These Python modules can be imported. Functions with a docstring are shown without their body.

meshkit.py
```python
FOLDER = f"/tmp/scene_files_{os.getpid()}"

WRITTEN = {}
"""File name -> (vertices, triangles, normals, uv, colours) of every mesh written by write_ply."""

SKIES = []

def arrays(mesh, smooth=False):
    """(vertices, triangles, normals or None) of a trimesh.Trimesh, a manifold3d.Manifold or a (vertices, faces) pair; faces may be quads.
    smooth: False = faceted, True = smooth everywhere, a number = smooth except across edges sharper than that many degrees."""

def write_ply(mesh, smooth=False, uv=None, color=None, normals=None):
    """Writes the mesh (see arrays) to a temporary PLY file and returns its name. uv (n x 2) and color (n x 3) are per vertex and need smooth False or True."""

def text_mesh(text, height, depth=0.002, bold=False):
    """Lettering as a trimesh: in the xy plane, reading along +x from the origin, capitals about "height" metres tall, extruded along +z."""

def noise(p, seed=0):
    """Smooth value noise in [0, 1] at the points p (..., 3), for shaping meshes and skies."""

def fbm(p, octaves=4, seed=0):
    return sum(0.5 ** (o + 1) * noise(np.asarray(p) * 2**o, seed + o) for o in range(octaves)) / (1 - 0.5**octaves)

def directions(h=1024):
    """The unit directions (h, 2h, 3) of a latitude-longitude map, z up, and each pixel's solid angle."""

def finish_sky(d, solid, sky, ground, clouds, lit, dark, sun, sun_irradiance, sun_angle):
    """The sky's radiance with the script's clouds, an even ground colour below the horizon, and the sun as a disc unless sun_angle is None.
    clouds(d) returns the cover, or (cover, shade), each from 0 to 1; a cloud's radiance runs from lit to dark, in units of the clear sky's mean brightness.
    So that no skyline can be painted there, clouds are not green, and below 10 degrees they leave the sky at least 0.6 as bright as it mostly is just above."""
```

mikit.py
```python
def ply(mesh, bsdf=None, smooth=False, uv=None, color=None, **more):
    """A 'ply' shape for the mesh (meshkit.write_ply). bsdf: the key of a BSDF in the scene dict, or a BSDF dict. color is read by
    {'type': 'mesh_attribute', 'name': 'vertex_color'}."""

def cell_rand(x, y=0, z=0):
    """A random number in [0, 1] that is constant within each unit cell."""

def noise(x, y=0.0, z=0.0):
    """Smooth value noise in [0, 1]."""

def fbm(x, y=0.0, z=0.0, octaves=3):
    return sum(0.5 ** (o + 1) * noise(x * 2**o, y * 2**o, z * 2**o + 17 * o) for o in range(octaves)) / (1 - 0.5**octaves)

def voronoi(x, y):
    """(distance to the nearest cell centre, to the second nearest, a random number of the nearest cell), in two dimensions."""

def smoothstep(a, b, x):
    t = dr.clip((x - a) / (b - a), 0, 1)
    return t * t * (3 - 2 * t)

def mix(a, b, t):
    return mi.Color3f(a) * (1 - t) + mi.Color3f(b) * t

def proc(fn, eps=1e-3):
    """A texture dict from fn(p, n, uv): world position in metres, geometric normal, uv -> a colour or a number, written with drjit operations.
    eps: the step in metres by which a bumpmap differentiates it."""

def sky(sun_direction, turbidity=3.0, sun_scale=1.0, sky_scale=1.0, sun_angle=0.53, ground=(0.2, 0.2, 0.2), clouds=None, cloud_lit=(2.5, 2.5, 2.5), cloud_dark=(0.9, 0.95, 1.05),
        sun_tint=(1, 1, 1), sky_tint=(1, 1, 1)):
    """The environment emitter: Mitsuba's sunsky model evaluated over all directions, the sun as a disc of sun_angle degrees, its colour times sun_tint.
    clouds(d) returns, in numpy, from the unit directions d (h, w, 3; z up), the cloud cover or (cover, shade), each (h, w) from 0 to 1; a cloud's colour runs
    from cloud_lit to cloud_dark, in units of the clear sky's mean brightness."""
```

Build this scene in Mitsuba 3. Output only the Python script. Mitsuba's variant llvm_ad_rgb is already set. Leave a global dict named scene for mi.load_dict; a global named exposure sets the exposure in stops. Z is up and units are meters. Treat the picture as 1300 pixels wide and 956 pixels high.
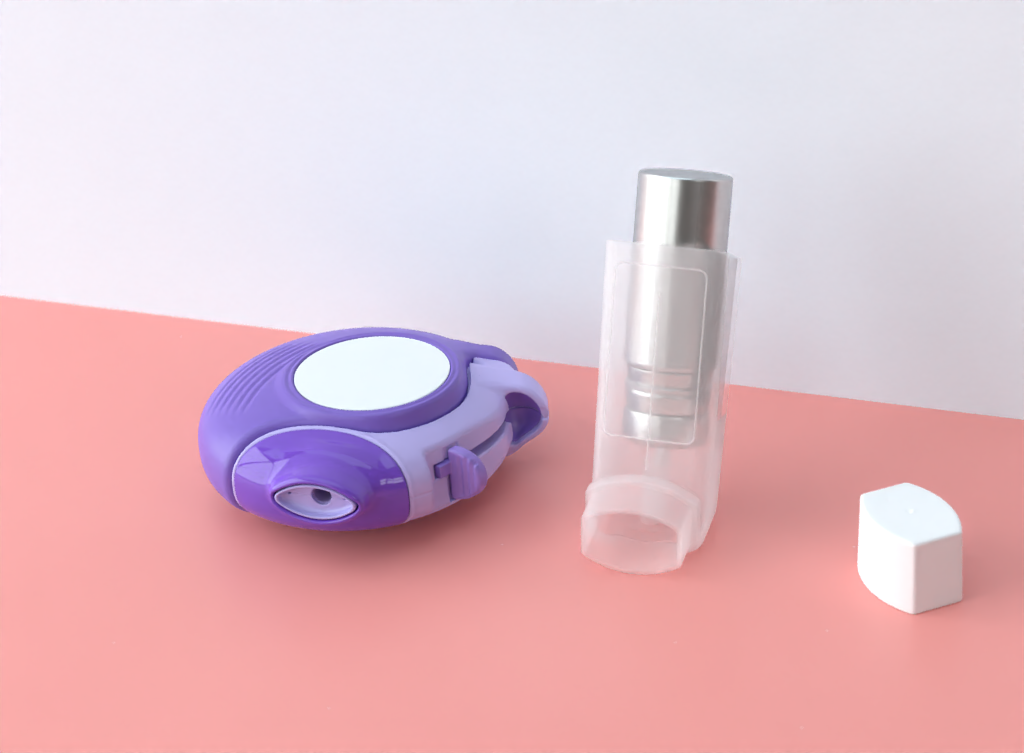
import math
import numpy as np
import drjit as dr
import mitsuba as mi
import trimesh
import shapely
from shapely.geometry import Polygon
from scipy.spatial import cKDTree
from scipy.interpolate import splprep, splev
from scipy.ndimage import map_coordinates
import mikit
from mikit import proc, noise, fbm, smoothstep, mix

T = mi.ScalarTransform4f
scene, labels = {}, {}

# ------------------------------------------------------------------ camera (metres)
D, PITCH, ROLL, FOCAL = 0.600, math.radians(28), math.radians(-4), 3000.0      # FOCAL: in pixels of a 1300 px wide picture
cam = np.array([0, -D * math.cos(PITCH), D * math.sin(PITCH)])
fwd = -cam / D
r0 = np.array([1.0, 0, 0]); u0 = np.cross(r0, fwd)
right = r0 * math.cos(ROLL) + u0 * math.sin(ROLL)
up = np.cross(right, fwd)
scene['camera'] = {
    'type': 'thinlens', 'fov': math.degrees(2 * math.atan(650 / FOCAL)), 'fov_axis': 'x',
    'to_world': T().look_at(origin=cam.tolist(), target=[0, 0, 0], up=up.tolist()),
    'aperture_radius': 0.0022, 'focus_distance': 0.545, 'near_clip': 0.01, 'far_clip': 50.0}
exposure = -0.10

# ------------------------------------------------------------------ light: a big window on the left, a small one behind the camera, dim room, added overhead fill
def rgb(*c):
    return {'type': 'rgb', 'value': list(map(float, c))}

scene['room_light'] = {'type': 'constant', 'radiance': rgb(0.12, 0.123, 0.12)}

def pane(key, centre, target, w, h, radiance):
    scene[key] = {'type': 'rectangle', 'to_world': T().look_at(origin=list(centre), target=list(target), up=[0, 0.02, 1]) @ T().scale([w / 2, h / 2, 1]),
                  'bsdf': {'type': 'diffuse', 'reflectance': rgb(0, 0, 0)}, 'emitter': {'type': 'area', 'radiance': rgb(*radiance)}}

def window(name, label, az, dist, z, w, h, cols, rows, bar, radiance):
    a = math.radians(az)
    c = np.array([dist * math.cos(a), dist * math.sin(a), z]); t = np.array([-math.sin(a), math.cos(a), 0])
    pw, ph = (w - bar * (cols - 1)) / cols, (h - bar * (rows - 1)) / rows
    n = 0
    for i in range(cols):
        for j in range(rows):
            p = c + t * ((i + .5) * (pw + bar) - bar / 2 - w / 2) + np.array([0, 0, (j + .5) * (ph + bar) - bar / 2 - h / 2])
            pane(f'{name}__pane' + (f'_{n:03d}' if n else ''), p, p - np.array([math.cos(a), math.sin(a), 0]), pw, ph, radiance); n += 1
    labels[name] = {'label': label, 'category': 'window', 'kind': 'structure'}

window('daylight_window', 'large bright window lighting the table from the left', -182, 1.6, 0.98, 2.2, 1.9, 2, 1, 0.06, (4.4, 4.7, 4.85))
window('curtained_window', 'dimmer curtained window behind the photographer on the left', -128, 1.7, 0.9, 1.1, 1.3, 2, 1, 0.05, (1.9, 1.98, 1.97))
pane('overhead_fill__pane', (-0.35, -0.1, 2.1), (-0.1, -0.05, 0), 2.2, 1.8, (1.5, 1.86, 2.08))  # invented glowing panel, added as cool fill from above
labels['overhead_fill'] = {'label': 'added overhead fill light above the table', 'category': 'window', 'kind': 'structure'}
window('small_window', 'small four pane window behind the photographer', -58, 2.4, 1.25, 0.75, 0.8, 2, 2, 0.07, (4.2, 4.35, 4.5))

# ------------------------------------------------------------------ materials
def ref(k):
    return {'type': 'ref', 'id': k}

def table_colour(p, n, uv):
    m = fbm(p.x * 18, p.y * 18, 0.0, 3) - 0.5
    f1, f2, r = mikit.voronoi(p.x * 70, p.y * 70)
    speck = dr.select(r > 0.955, 1 - smoothstep(0.010, 0.026, f1), 0)
    m = m + speck
    return mix((0.77, 0.268, 0.240), (0.80, 0.292, 0.263), dr.clip(0.5 + m, 0, 1)) + mi.Color3f(0.0, 0.2, 0.2) * speck

scene['table_material'] = {'type': 'twosided', 'bsdf': {'type': 'principled', 'base_color': proc(table_colour), 'roughness': 0.34, 'specular': 0.5}}
def wall_colour(p, n, uv):
    return mi.Color3f(0.785, 0.885, 0.945) * (0.985 + 0.03 * fbm(p.x * 900, p.y * 900, p.z * 900, 3))

scene['wall_material'] = {'type': 'twosided', 'bsdf': {'type': 'diffuse', 'reflectance': proc(wall_colour)}}
scene['purple_satin'] = {'type': 'twosided', 'bsdf': {'type': 'principled', 'base_color': rgb(0.165, 0.098, 0.44), 'roughness': 0.36, 'specular': 0.5}}
scene['purple_gloss'] = {'type': 'twosided', 'bsdf': {'type': 'principled', 'base_color': rgb(0.155, 0.06, 0.46), 'roughness': 0.06, 'specular': 0.5}}
scene['lavender'] = {'type': 'twosided', 'bsdf': {'type': 'principled', 'base_color': rgb(0.43, 0.375, 0.70), 'roughness': 0.34, 'specular': 0.45}}
scene['lavender_gloss'] = {'type': 'twosided', 'bsdf': {'type': 'principled', 'base_color': rgb(0.37, 0.34, 0.67), 'roughness': 0.2, 'specular': 0.5}}
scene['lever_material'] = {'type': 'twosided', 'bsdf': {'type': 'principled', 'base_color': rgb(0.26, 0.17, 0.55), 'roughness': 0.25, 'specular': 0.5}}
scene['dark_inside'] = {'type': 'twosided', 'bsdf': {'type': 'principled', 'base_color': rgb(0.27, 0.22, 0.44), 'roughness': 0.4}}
scene['label_paper'] = {'type': 'twosided', 'bsdf': {'type': 'principled', 'base_color': rgb(0.72, 0.745, 0.75), 'roughness': 0.45, 'specular': 0.4}}
scene['white_plastic'] = {'type': 'twosided', 'bsdf': {'type': 'principled', 'base_color': rgb(0.80, 0.81, 0.81), 'roughness': 0.35, 'specular': 0.45}}
def brushed(p, n, uv):
    return mi.Color3f(0.72, 0.73, 0.71) * (0.90 + 0.16 * noise(p.x * 5200 - p.z * 700, p.y * 5200 + p.z * 1600, p.z * 90) + 0.08 * (fbm(p.x * 300, p.y * 300, p.z * 300, 2) - 0.5))

scene['aluminium'] = {'type': 'twosided', 'bsdf': {'type': 'roughconductor', 'material': 'Al', 'alpha': 0.07, 'distribution': 'ggx', 'specular_reflectance': proc(brushed)}}
# frosted polypropylene: a milky wall whose surface partly shines and blurs, partly lets light straight through
scene['milky_medium'] = {'type': 'homogeneous', 'albedo': rgb(0.997, 0.995, 0.995), 'sigma_t': 220.0}
scene['frosted_plastic'] = {'type': 'mask', 'opacity': 0.29, 'bsdf': {'type': 'principledthin', 'base_color': rgb(0.985, 0.98, 0.98), 'roughness': 0.38, 'spec_trans': 0.64, 'diff_trans': 1.0, 'eta': 1.45}}

# ------------------------------------------------------------------ implicit surfaces -> meshes (all in millimetres)
def smax(a, b, k):
    h = np.maximum(k - np.abs(a - b), 0) / k
    return np.maximum(a, b) + h * h * k * 0.25

def smin(a, b, k):
    h = np.maximum(k - np.abs(a - b), 0) / k
    return np.minimum(a, b) - h * h * k * 0.25

def sstep(a, b, x):
    t = np.clip((x - a) / (b - a), 0, 1)
    return t * t * (3 - 2 * t)

def net(f, lo, hi, h):
    """Surface nets of f < 0 in the box lo..hi with step h, vertices pulled onto the surface."""
    lo, hi = np.asarray(lo, float), np.asarray(hi, float)
    n = np.ceil((hi - lo) / h).astype(int) + 1
    ax = [lo[k] + h * np.arange(n[k]) for k in range(3)]
    V = np.empty(n, np.float32)
    for i in range(0, n[0], 24):
        X, Y, Z = np.meshgrid(ax[0][i:i + 24], ax[1], ax[2], indexing='ij')
        V[i:i + 24] = f(X, Y, Z)
    S = V < 0
    cnt = np.zeros(n - 1, np.int8)
    cor = [(a, b, c) for a in (0, 1) for b in (0, 1) for c in (0, 1)]
    sl = lambda A, o: A[o[0]:n[0] - 1 + o[0], o[1]:n[1] - 1 + o[1], o[2]:n[2] - 1 + o[2]]
    for o in cor:
        cnt += sl(S, o)
    cells = np.argwhere((cnt > 0) & (cnt < 8))
    idx = np.full(n - 1, -1, np.int32)
    idx[tuple(cells.T)] = np.arange(len(cells))
    acc, num = np.zeros((len(cells), 3)), np.zeros(len(cells))
    for d in range(3):
        for o in cor:
            if o[d]:
                continue
            a = cells + o
            b = a.copy(); b[:, d] += 1
            va, vb = V[tuple(a.T)].astype(float), V[tuple(b.T)].astype(float)
            m = (va < 0) != (vb < 0)
            t = np.where(m, va / np.where(m, va - vb, 1), 0)
            p = a.astype(float); p[:, d] += t
            acc[m] += p[m]; num[m] += 1
    P = lo + h * acc / num[:, None]
    quads = []
    for d in range(3):
        e1, e2 = (d + 1) % 3, (d + 2) % 3
        s0 = [slice(1, n[k] - 1) for k in range(3)]; s1 = list(s0)
        s0[d], s1[d] = slice(0, n[d] - 1), slice(1, n[d])
        A, B = S[tuple(s0)], S[tuple(s1)]
        e = np.argwhere(A != B)
        if not len(e):
            continue
        inside = A[tuple(e.T)]
        g = e.copy()
        for k in range(3):
            if k != d:
                g[:, k] += 1
        def c(i, j):
            q = g.copy(); q[:, e1] -= i; q[:, e2] -= j
            return idx[tuple(q.T)]
        q = np.stack([c(1, 1), c(0, 1), c(0, 0), c(1, 0)], 1)
        q[~inside] = q[~inside][:, ::-1]
        quads.append(q)
    Q = np.vstack(quads)
    fn = lambda p: f(p[:, 0], p[:, 1], p[:, 2])
    eps = 0.05 * h
    for _ in range(2):
        v = fn(P)
        g = np.stack([(fn(P + eps * e) - fn(P - eps * e)) / (2 * eps) for e in np.eye(3)], 1)
        s = -v / np.maximum((g * g).sum(1), 0.15)
        step = g * s[:, None]
        L = np.linalg.norm(step, axis=1)
        P = P + step * np.minimum(1, 0.45 * h / np.maximum(L, 1e-9))[:, None]
    Fq = np.vstack([Q[:, [0, 1, 2]], Q[:, [0, 2, 3]]])
    return trimesh.Trimesh(P, Fq, process=False)

def curve(points, n=400, closed=True, smooth=0.0):
    p = np.asarray(points, float)
    if closed:
        p = np.vstack([p, p[:1]])
    tck, _ = splprep(p.T, s=smooth, per=closed, k=3)
    return np.array(splev(np.linspace(0, 1, n), tck)).T

def sdf2d(poly, lo, hi, h=0.2):
    """Signed distance to a closed polyline, tabulated."""
    poly = np.asarray(poly)
    if np.allclose(poly[0], poly[-1]):
        poly = poly[:-1]
    seg = np.linalg.norm(np.roll(poly, -1, 0) - poly, axis=1)
    dense = np.vstack([a + (b - a) * np.linspace(0, 1, max(2, int(l / 0.05)), endpoint=False)[:, None] for a, b, l in zip(poly, np.roll(poly, -1, 0), seg)])
    ax = [np.arange(lo[k], hi[k] + h, h) for k in range(2)]
    X, Y = np.meshgrid(*ax, indexing='ij')
    d = cKDTree(dense).query(np.stack([X.ravel(), Y.ravel()], 1))[0].reshape(X.shape)
    d = np.where(shapely.contains_xy(Polygon(poly), X, Y), -d, d)
    return lambda x, y: map_coordinates(d, [np.clip((np.asarray(x) - lo[0]) / h, 0, d.shape[0] - 1.001), np.clip((np.asarray(y) - lo[1]) / h, 0, d.shape[1] - 1.001)], order=1)

def place(mesh, origin, axes=np.eye(3)):
    """millimetres in a local frame -> metres in the world; axes: rows are the local x, y, z."""
    m = mesh.copy()
    m.vertices = (np.asarray(origin) + m.vertices @ np.asarray(axes)) * 0.001
    if np.linalg.det(np.asarray(axes)) < 0:
        m.invert()
    return m

def add(key, mesh, mat, smooth=True, **more):
    scene[key] = mikit.ply(mesh, mat, smooth=smooth, **more)

# ------------------------------------------------------------------ the setting: pink table, white wall standing along its back edge
e0, e1 = np.array([-141.4, 69.5]), np.array([121.3, -40.2])
wd = (e1 - e0) / np.linalg.norm(e1 - e0); wn = np.array([-wd[1], wd[0]])           # along the edge, and away from the camera
mid = (e0 + e1) / 2
def prism(corners, z0, z1):
    return trimesh.creation.extrude_polygon(Polygon(corners), z1 - z0, engine='earcut').apply_translation([0, 0, z0])
tb = [mid - wd * 560 + wn * 30, mid + wd * 560 + wn * 30, mid + wd * 560 - wn * 760, mid - wd * 560 - wn * 760]
add('table_top', place(prism(tb, -18, 0), [0, 0, 0]), 'table_material', False)
labels['table_top'] = {'label': 'smooth coral pink table top', 'category': 'table', 'kind': 'structure'}
wb = [mid - wd * 640, mid + wd * 640, mid + wd * 640 + wn * 14, mid - wd * 640 + wn * 14]
add('wall', place(prism(wb, -6, 620), [0, 0, 0]), 'wall_material', False)
labels['wall'] = {'label': 'plain pale lilac white wall behind the table', 'category': 'wall', 'kind': 'structure'}

# ------------------------------------------------------------------ round purple dry powder inhaler
OD = np.array([-36.5, -47.5, 15.0])          # centre of its middle plane, 15 mm above the table
RL, CL, NL = 36.5, 13.6, 2.5
def lens(x, y, z, R=RL, c=CL, n=NL):
    r = np.hypot(x, y) / R; w = np.abs(z) / c
    n = np.where(z < 0, n + 0.1, n)               # fuller towards the table
    s = np.maximum(r ** n + w ** n, 1e-9)
    g = s ** (1 / n) - 1
    k = s ** (1 / n - 1)
    gr, gz = k * r ** (n - 1) / R, k * w ** (n - 1) / c
    return g / np.maximum(np.hypot(gr, gz), 1e-3)

LC = (4.5, -1.6)                               # centre of the round label
arc = [(LC[0] + 21.7 * math.cos(math.radians(a)), LC[1] + 21.7 * math.sin(math.radians(a))) for a in range(-2, -96, -8)]
seam = [(52, 15.8), (40, 15.8), (34, 16.4), (30.6, 16.4), (27.9, 14.6), (26.6, 11.4), (26.1, 7.5), (25.95, 4)] + arc + [(-2.0, -21.6), (-6.2, -20.0), (-10.7, -19.0), (-15.2, -18.7), (-19.2, -19.0), (-23, -20.2), (-26, -22.0), (-29.5, -24.6), (-36, -30)]
seam = curve(seam, 500, closed=False, smooth=0.6)
cover_poly = np.vstack([seam, [(-58, -50), (-58, 58), (52, 58)]])
cover2d = sdf2d(cover_poly, (-50, -50), (52, 50))
front = curve([(-30, -28), (-27.3, -25.0), (-25.4, -23.0), (-22.3, -21.6), (-17.2, -20.6), (-10.6, -21.1), (-5.2, -22.4), (0.1, -24.2), (5.3, -27.4), (9, -30.8), (11.4, -33.5), (12.9, -36.0), (14.5, -40)], 300, closed=False, smooth=0.3)
panel_poly = np.vstack([front, [(16, -56), (-44, -56), (-40, -38)]])
panel2d = sdf2d(panel_poly, (-50, -50), (52, 50))

MA = math.radians(-109)                       # the mouthpiece points this way
me, mt = np.array([math.cos(MA), math.sin(MA)]), np.array([-math.sin(MA), math.cos(MA)])
MC = np.array([-6.1, -31.75])                   # a point of the mouthpiece's axis in plan
MZ = 3.0
def mouth_uvw(x, y, z):
    dx, dy = x - MC[0], y - MC[1]
    return dx * mt[0] + dy * mt[1], dx * me[0] + dy * me[1], z - MZ       # across, outwards, up

def eye(u, w, a, b, c):
    """pointed oval: half width a, half height b; c rounds the ends"""
    R = (a * a + b * b) / (2 * b); k = R - b
    return smax(np.hypot(u, w + k) - R, np.hypot(u, w - k) - R, c)

LIP = 7.8                                     # how far out the lip lies

def az(x, y):
    return np.degrees(np.arctan2(y, x))

def d_outline():
    return curve([(30, 24.0), (35, 23.8), (38.5, 23.3), (41.5, 21.6), (43.7, 18.6), (44.5, 15.4), (43.7, 12.2), (41.5, 9.8), (38.5, 7.6), (35.4, 5.0), (31.5, 4.0), (28, 14)], 200)
fin2d = sdf2d(d_outline() - [0, 14.8], (20, -16), (50, 16))

def dish_sdf(x, y, z):
    """hollow of the thumb grip"""
    dish = np.sqrt(((x - 37.6) / 5.5) ** 2 + ((y + 1.8) / 5.9) ** 2 + ((z - 0.0) / 7.3) ** 2) * 5.5 - 5.5
    dish = smax(dish, -2.4 - 0.1 * (x - 35) - y, 0.3)
    dish = smax(dish, fin2d(x, z) + 1.7, 0.8)
    return dish

def body_sdf(x, y, z):
    f = lens(x, y, z)
    # thumb grip: an upright D-shaped fin, hollowed on the side towards the camera
    fin = smax(fin2d(x, z), np.abs(y - 2.4 + 0.12 * (x - 35)) - 4.3, 1.6)
    grip2 = smax(np.hypot(x - 30.6, y - 9.0) - 7.0, np.abs(z + 0.2) - 7.9, 3.0)
    f = smin(f, grip2, 2.6)
    # recessed side wall between the mouthpiece post and the grip
    sect = smax((-61.0 - az(x, y)) * 0.6, y + 1.9, 1.5)
    f = smax(f, -smax(-(np.hypot(x, y) - 32.9 + 0.09 * z - 2.2 * sstep(-42, -10, az(x, y))), sect, 1.6), 0.9)
    f = smin(f, fin, 2.4)
    dish = dish_sdf(x, y, z)
    f = smax(f, -dish, 0.7)
    # parting line of the two half shells
    f = f + np.where(x > 34, 0.34, 0.16) * np.exp(-(z / np.where(x > 34, 0.26, 0.16)) ** 2) * (np.hypot(x, y) > 30)
    # groove under the cover and round the mouthpiece panel
    f = np.maximum(f, -np.maximum(cover2d(x, y) - 0.7, -(lens(x, y, z) + 2.2)))
    f = np.maximum(f, -np.maximum(panel2d(x, y) - 0.22, -(lens(x, y, z) + 1.6)))
    f = f - 0.22 * np.exp(-((panel2d(x, y) - 1.0) / 0.6) ** 2)
    u, g, w = mouth_uvw(x, y, z)
    f = np.maximum(f, -np.maximum(eye(u, w, 11.2, 5.2, 1.5), -4.5 - g))
    # slot of the lever
    a = az(x, y)
    slot = np.maximum(np.maximum(np.abs(z - 1.4) - 1.25, 24.0 - np.hypot(x, y)), np.maximum(-41 - a, a + 3) * 0.6)
    tee = np.maximum(np.maximum(np.abs(z - 2.0) - 1.75, 31.5 - np.hypot(x, y)), np.maximum(-57 - a, a + 45) * 0.6)
    lev = np.maximum(np.maximum(np.abs(z) - 6.7, 32.0 - np.hypot(x, y)), np.maximum(-51.6 - a, a + 44) * 0.6)
    f = smax(f, -np.minimum(np.minimum(slot, tee), lev), 0.35)
    # thumb dimple on the top
    f = smax(f, -(np.sqrt(((x - 28.3) / 2.6) ** 2 + ((y - 10.8) / 1.5) ** 2 + ((z - 9.9) / 2.0) ** 2) - 1) * 1.5, 0.8)
    return f

def cover_sdf(x, y, z):
    f = lens(x, y, z, RL + 0.75, CL + 1.4)
    rc = np.hypot(x - LC[0], y - LC[1])
    disc = smax(rc - 21.6, np.abs(z) - (CL + 1.35), 2.6)
    f = smin(f, disc, 1.4)
    c = cover2d(x, y)
    c = c + 5.0 * (1 - sstep(-5, -1, z)) * sstep(-20, -8, x)
    f = smax(f, c, 2.5)
    # its own thumb hook at the far end, hollow towards the camera
    hook = smax(fin2d(x + 6.4, z), np.abs(y - 17.2) - 3.6, 1.6)
    f = smin(f, hook, 2.5)
    hd = np.sqrt(((x - 31.2) / 5.5) ** 2 + ((y - 13.0) / 5.2) ** 2 + (z / 7.3) ** 2) * 5.2 - 5.2
    f = smax(f, -smax(smax(hd, 13.2 - y, 0.3), fin2d(x + 6.4, z) + 1.5, 0.8), 0.6)
    # label seat: a shallow recess with a soft ring round it
    f = smax(f, -smax(rc - 18.25, (CL + 0.85) - np.abs(z), 0.3), 0.4)
    f = f + 0.28 * np.exp(-((rc - 19.3) / 0.45) ** 2)
    # grip ribs on the left shoulder
    u = (x * 0.60 + y * 0.80); v = (-x * 0.80 + y * 0.60)      # along, and outwards
    u = u + 6.0
    q = v + 0.010 * u * u
    win = sstep(-20, -13, u) * (1 - sstep(9, 18, u)) * sstep(14.9, 15.6, q) * (1 - sstep(27.5, 29.5, q))
    f = f + win * 0.30 * (0.5 - 0.5 * np.cos(2 * np.pi * (q - 15.2) / 2.35)) ** 1.6
    f = np.maximum(f, -(lens(x, y, z, RL - 2.6, CL - 2.4)))
    return f

def panel_sdf(x, y, z):
    f = smax(lens(x, y, z, RL + 0.35, CL + 0.3), panel2d(x, y), 0.5)
    u, g, w = mouth_uvw(x, y, z)
    e = eye(u, w, 12.5, 6.2, 4.5)
    flare = 4.6 * np.exp(-np.clip(g + 2.0, 0, 30) / 2.6)
    collar = smax(e - flare * 0.35, g - LIP, 2.4)
    collar = smax(collar, -g - 4.5, 1)
    f = smin(f, collar, 2.4)
    hole = smax(eye(u, w, 10.7, 4.6, 2.2), -4.0 - g, 0.4)
    f = smax(f, -hole, 0.9)
    return f

def insert_sdf(x, y, z):
    u, g, w = mouth_uvw(x, y, z)
    e = eye(u, w, 10.35, 4.3, 2.2)
    f = smax(smax(e, g - (LIP - 0.6), 0.5), -3.6 - g, 0.1)
    dish = smax(eye(u, w, 9.6, 3.6, 2.4), (LIP - 2.7) - g, 1.4)
    f = smax(f, -dish, 0.4)
    f = np.maximum(f, -np.maximum(np.hypot(u - 0.9, w - 0.7) - 2.35, -3.2 - g))
    for s, px in ((-1, -6.7), (1, 6.3)):
        f = np.maximum(f, -np.maximum(np.hypot(u - px, w - 0.5) - 0.3, 1.3 - g))
    f = f + 0.12 * np.exp(-((w - 0.5) / 0.12) ** 2) * (g < LIP - 1.4)
    return f

add('purple_inhaler__body', place(net(body_sdf, (-38.5, -38.5, -15), (46.5, 39.5, 15), 0.28), OD), 'lavender')
add('purple_inhaler__cover', place(net(cover_sdf, (-39.5, -39.5, -16), (39.5, 39.5, 16), 0.33), OD), 'purple_satin')
add('purple_inhaler__mouthpiece_panel', place(net(panel_sdf, (-32, -47, -15), (18, -17, 15), 0.22), OD), 'purple_gloss')
add('purple_inhaler__mouthpiece_panel__mouthpiece', place(net(insert_sdf, (-22, -46, -5), (6, -20, 9), 0.16), OD), 'lavender_gloss')

# dark lining of the hole of the mouthpiece
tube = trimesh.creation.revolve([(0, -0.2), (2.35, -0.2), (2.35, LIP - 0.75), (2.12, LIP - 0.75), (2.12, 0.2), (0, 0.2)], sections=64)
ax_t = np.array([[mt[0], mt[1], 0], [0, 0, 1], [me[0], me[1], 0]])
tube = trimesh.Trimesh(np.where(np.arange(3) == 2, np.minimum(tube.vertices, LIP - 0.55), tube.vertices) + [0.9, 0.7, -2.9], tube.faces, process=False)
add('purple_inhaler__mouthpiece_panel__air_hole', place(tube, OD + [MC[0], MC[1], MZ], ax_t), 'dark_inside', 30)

# white label
def label_mesh():
    prof = [(0, 0), (17.75, 0), (17.95, 0.08), (17.95, 0.30), (17.75, 0.42), (0, 0.42)]
    return trimesh.creation.revolve(prof, sections=160)
add('purple_inhaler__label', place(label_mesh(), OD + [LC[0], LC[1], CL + 0.86]), 'label_paper', 35)
labels['purple_inhaler__label'] = {'label': 'blank white round label'}

# lining in the thumb grip hollow: its shade is put into the darker colour
def grip_shade_sdf(x, y, z):
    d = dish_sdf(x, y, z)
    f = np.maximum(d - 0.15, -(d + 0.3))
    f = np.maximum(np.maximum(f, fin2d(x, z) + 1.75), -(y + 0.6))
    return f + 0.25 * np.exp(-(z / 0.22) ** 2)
add('purple_inhaler__grip_shade', place(net(grip_shade_sdf, (30, -2, -9), (45, 7, 9), 0.14), OD), 'lever_material')

# dark slide ring seen through the slot
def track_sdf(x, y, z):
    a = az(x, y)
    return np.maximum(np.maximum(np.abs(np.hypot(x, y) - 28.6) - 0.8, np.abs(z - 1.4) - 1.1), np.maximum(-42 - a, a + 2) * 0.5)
add('purple_inhaler__slide_track', place(net(track_sdf, (18, -23, -1), (31, 1, 4), 0.25), OD), 'dark_inside')

# lever: a D-shaped fin standing out of the slot, ribbed upright on its face
LA = math.radians(-47)
le, lt = np.array([math.cos(LA), math.sin(LA)]), np.array([-math.sin(LA), math.cos(LA)])
def lever_sdf(x, y, z):
    g = x * le[0] + y * le[1]; u = x * lt[0] + y * lt[1]          # outwards, towards the grip
    dd = np.hypot((g - 33.4) / 6.8, z / 6.4) * 6.6 - 6.6
    dd = smax(dd, 32.5 - g, 0.4)
    face = u - 0.0 - 0.30 * (g - 34)
    f = smax(dd, np.abs(face) - 1.5, 0.9)
    rib = 0.36 * (0.5 + 0.5 * np.cos(2 * np.pi * (g - 34.0) / 1.55)) * (face < 0) * sstep(34.2, 34.8, g) * (1 - sstep(38.6, 39.4, g)) * (1 - sstep(4.2, 5.6, np.abs(z)))
    f = f + rib * 0.8
    tab = smax(np.maximum(np.abs(z - 2.0) - 1.5, np.abs(g - 32.4) - 1.0), np.abs(u + 2.6) - 2.4, 0.3)
    return smin(f, tab, 0.3)
add('purple_inhaler__lever', place(net(lever_sdf, (17, -37, -8), (33, -19, 8), 0.16), OD), 'lever_material')

# ------------------------------------------------------------------ clear inhaler: frosted housing, and the metal canister in it
HA, BETA = math.radians(-108), math.radians(19)
ef = np.array([math.cos(HA), math.sin(HA), 0]); et = np.array([-math.sin(HA), math.cos(HA), 0]); ez = np.array([0, 0, 1.0])
HM = np.array([23.1, -96.5, 8.75])            # centre of the mouthpiece's opening
GAMMA = math.radians(2.3)                     # it leans a little sideways too
het, hez = et * math.cos(GAMMA) - ez * math.sin(GAMMA), ez * math.cos(GAMMA) + et * math.sin(GAMMA)
frame_h = np.array([het, ef, hez])
LF = 23.3
AX = np.array([0, -math.sin(BETA), math.cos(BETA)]); FX = np.array([0, math.cos(BETA), math.sin(BETA)])
TOP = 56.2                                     # rim above the base point, along the axis
def rbox(t, f):
    """cross-section: flat front with small corners, round back"""
    rad = np.where(f > 0, np.where(t > 0, 4.5, 2.2), 9.0)
    qx, qy = np.abs(t - 0.75) - 13.05 + rad, np.abs(f) - 12.0 + rad
    return np.hypot(np.maximum(qx, 0), np.maximum(qy, 0)) + np.minimum(np.maximum(qx, qy), 0) - rad

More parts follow.
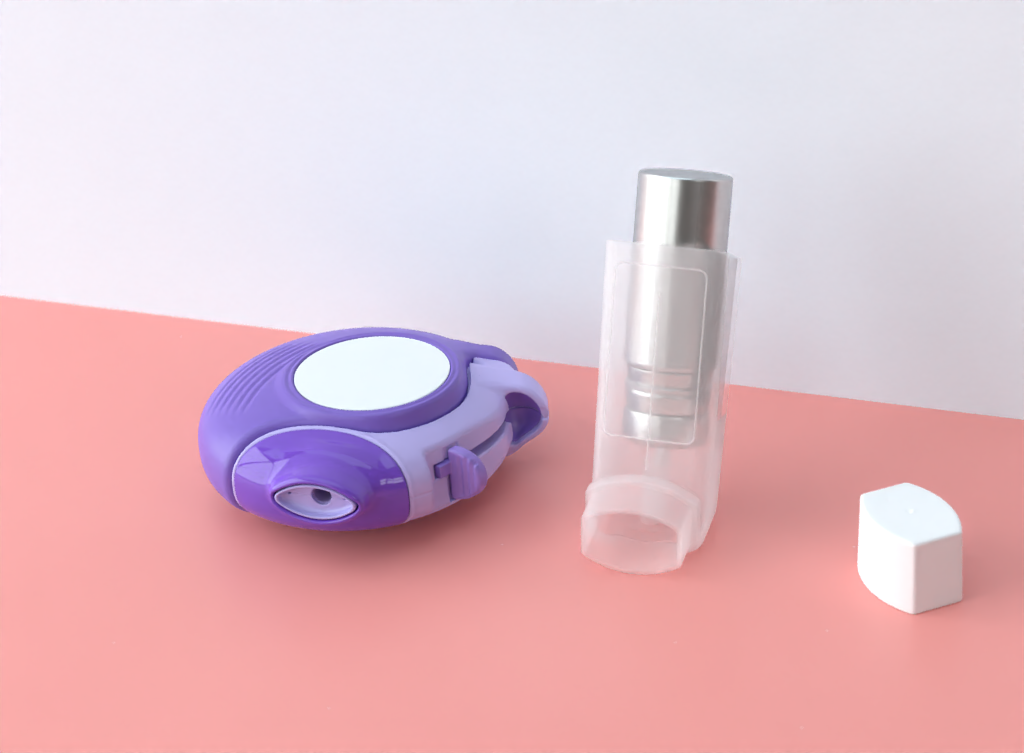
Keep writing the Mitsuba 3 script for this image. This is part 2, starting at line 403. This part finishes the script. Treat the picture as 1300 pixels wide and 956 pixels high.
def vesica(t, z, a=11.2, b=4.7, sag=3.5):
    R = (a * a + sag * sag) / (2 * sag); k = R - b - sag
    return smax(smax(np.hypot(t, z + k) - R, np.hypot(t, z - k) - R, 0.3), np.abs(t) - a, 0.6)

def housing(t, g, z):
    gy = g + LF
    a = gy * AX[1] + z * AX[2]; f = gy * FX[1] + z * FX[2]
    sec = rbox(t, f) - 0.017 * (a - 2)
    rim = a - TOP - 0.19 * (f - 12)
    outer = smax(sec, -(z + 7.8), 3.6)
    mo = vesica(t, z)
    tube = np.maximum(smax(mo - 0.012 * (-g), g, 0.25), -g - 16)
    fl = smax(mo - 1.5, np.abs(g + 11.2) - 1.7, 0.5)
    fl = np.maximum(fl, -z - 8.0)
    outer = smax(outer, rim, 0.35)
    o = smin(smin(outer, fl, 0.6), tube, 0.5)
    body_in = smax(sec + 1.15, -(z + 6.6), 2.4)
    rib = np.maximum(np.maximum(np.abs(t) - 0.32, -(f - 10.5)), 9.0 - a)
    body_in = np.maximum(body_in, -rib)
    tube_in = np.maximum(mo + 1.1 - 0.012 * (-g), -g - 16)
    block = smax(np.hypot(t, f) - 2.9, a - 7.5, 0.4)
    block = np.maximum(block, -smax(np.hypot(t, f) - 1.9, 5.0 - a, 0.2))
    inner = np.minimum(body_in, tube_in)
    inner = np.maximum(inner, -block)
    return smax(o, -inner, 0.3)

CUT = -12.3
hb = lambda t, g, z: np.maximum(housing(t, g, z), g - CUT + 0.1)
hm = lambda t, g, z: np.maximum(housing(t, g, z), CUT + 0.1 - g)
add('clear_inhaler__housing', place(net(hb, (-14, -60, -9), (14, -11, 62), 0.27), HM, frame_h), 'frosted_plastic', interior=ref('milky_medium'))
add('clear_inhaler__mouthpiece', place(net(hm, (-14.5, -14, -11), (14.5, 2, 12), 0.25), HM, frame_h), 'frosted_plastic', interior=ref('milky_medium'))

# raised outline of the label panel, and the mould line down the middle of the front
scene['moulded_ridge'] = {'type': 'mask', 'opacity': 0.42, 'bsdf': {'type': 'principledthin', 'base_color': rgb(0.95, 0.95, 0.95), 'roughness': 0.3, 'spec_trans': 0.1, 'diff_trans': 1.0}}
def ridge(path, radius, closed):
    p = np.asarray(path, float)
    t, a = p[:, 0], p[:, 1]
    pts = t[:, None] * np.array([1, 0, 0]) + (12.0 + 0.017 * (a - 2) + 0.03)[:, None] * FX + a[:, None] * AX + np.array([0, -LF, 0])
    n = len(pts)
    d = np.roll(pts, -1, 0) - np.roll(pts, 1, 0) if closed else np.gradient(pts, axis=0)
    d /= np.linalg.norm(d, axis=1)[:, None]
    e = np.cross(d, FX)
    ang = np.linspace(0, 2 * np.pi, 12, endpoint=False)
    v = (pts[:, None] + radius * (np.cos(ang)[None, :, None] * e[:, None] + np.sin(ang)[None, :, None] * FX)).reshape(-1, 3)
    f = []
    for i in range(n if closed else n - 1):
        for k in range(12):
            a0, b0, a1, b1 = i * 12 + k, i * 12 + (k + 1) % 12, ((i + 1) % n) * 12 + k, ((i + 1) % n) * 12 + (k + 1) % 12
            f += [[a0, b0, b1], [a0, b1, a1]]
    return trimesh.Trimesh(v, f, process=False)
fr_path = np.array(shapely.geometry.box(-8.3, 15.2, 8.3, 49.9).buffer(1.8, quad_segs=8).exterior.coords)[:-1]
add('clear_inhaler__housing__panel_outline', place(ridge(fr_path, 0.20, True), HM, frame_h), 'moulded_ridge')
add('clear_inhaler__housing__mould_line', place(ridge([(0, a) for a in np.linspace(6.5, 46, 12)], 0.16, False), HM, frame_h), 'moulded_ridge')

CANF, CANT = -0.2, 1.1
def can(profile, sections=128):
    return trimesh.creation.revolve(profile, sections=sections)
can_org = HM + (np.array([0, -LF, 0]) + CANF * FX + np.array([CANT, 0, 0])) @ frame_h
can_axes = np.array([[1, 0, 0], FX, AX]) @ frame_h
H1 = 70.8
rc = 10.4
body_prof = [(0, 28.0), (9.3, 28.0), (9.8, 28.2), (10.2, 28.7), (rc, 29.4), (rc, H1 - 0.55), (rc - 0.08, H1 - 0.28), (rc - 0.25, H1 - 0.08), (rc - 0.55, H1), (rc - 0.9, H1 - 0.03), (0, H1 - 0.05)]
add('metal_canister__can', place(can(body_prof), can_org, can_axes), 'aluminium', 25)
neck = [(0, 18.5), (8.8, 18.5), (9.0, 18.9), (9.5, 22.2), (9.3, 22.7), (9.2, 23.0), (9.7, 23.4), (9.8, 24.1), (9.5, 24.5), (9.0, 24.7), (9.0, 25.0), (9.7, 27.5), (9.6, 27.9), (0, 27.9)]
add('metal_canister__neck', place(can(neck), can_org, can_axes), 'aluminium', 40)
ferr = [(0, 10.6), (5.0, 10.6), (8.2, 11.0), (9.3, 11.8), (9.6, 12.8), (9.6, 17.2), (9.3, 18.2), (8.9, 18.4), (0, 18.4)]
add('metal_canister__valve_cap', place(can(ferr), can_org, can_axes), 'aluminium', 40)
stem = [(0, 5.4), (1.6, 5.4), (1.6, 10.5), (0, 10.5)]
add('metal_canister__stem', place(can(stem, 48), can_org, can_axes), 'white_plastic', 40)

# ------------------------------------------------------------------ white dust cap
cap_c = np.array([81.9, -105.65, 0])
CA = math.atan2(-21.8, 7.7)
cf = np.array([math.cos(CA), math.sin(CA), 0]); cs = np.array([-math.sin(CA), math.cos(CA), 0])
def cap_sdf(s, l, z):
    dr_ = 0.030 * (17.2 - z)                   # draft: wider towards the table
    a, b, sag = 11.55, 5.55, 3.5
    R = (a * a + sag * sag) / (2 * sag); k = R - b - sag
    w = smax(np.hypot(l, s + k) - R, np.hypot(l, s - k) - R, 0.5) - dr_
    f = smax(w, np.abs(l) - a - dr_, 0.5)
    f = smax(f, z - 17.2, 0.8)
    f = smax(f, 0.05 - z, 0.4)
    inner = np.maximum(np.maximum(w + 1.3, np.abs(l) - a - dr_ + 1.3), z - 15.8)
    f = smax(f, -inner, 0.3)
    # sink mark and gate in the middle of the top
    f = f + 0.35 * np.exp(-((s + 0.2) ** 2 + (l + 0.4) ** 2) / 0.25) - 0.14 * np.exp(-((s - 0.9) ** 2 + (l + 0.1) ** 2) / 0.35) + 0.12 * np.exp(-((s + 1.9) ** 2 + (l + 6.0) ** 2) / 0.09)
    return f
add('dust_cap', place(net(cap_sdf, (-11, -13.5, -0.6), (11, 13.5, 18.2), 0.2), cap_c, np.array([cs, cf, ez])), 'white_plastic')

labels['purple_inhaler'] = {'label': 'round purple and lavender dry powder inhaler with a white label lying on the table', 'category': 'inhaler'}
labels['clear_inhaler'] = {'label': 'clear frosted plastic inhaler housing standing upright on its mouthpiece', 'category': 'inhaler'}
labels['metal_canister'] = {'label': 'shiny silver aerosol canister pushed into the frosted inhaler housing', 'category': 'canister'}
labels['dust_cap'] = {'label': 'small white plastic mouthpiece cap standing on the table', 'category': 'cap'}
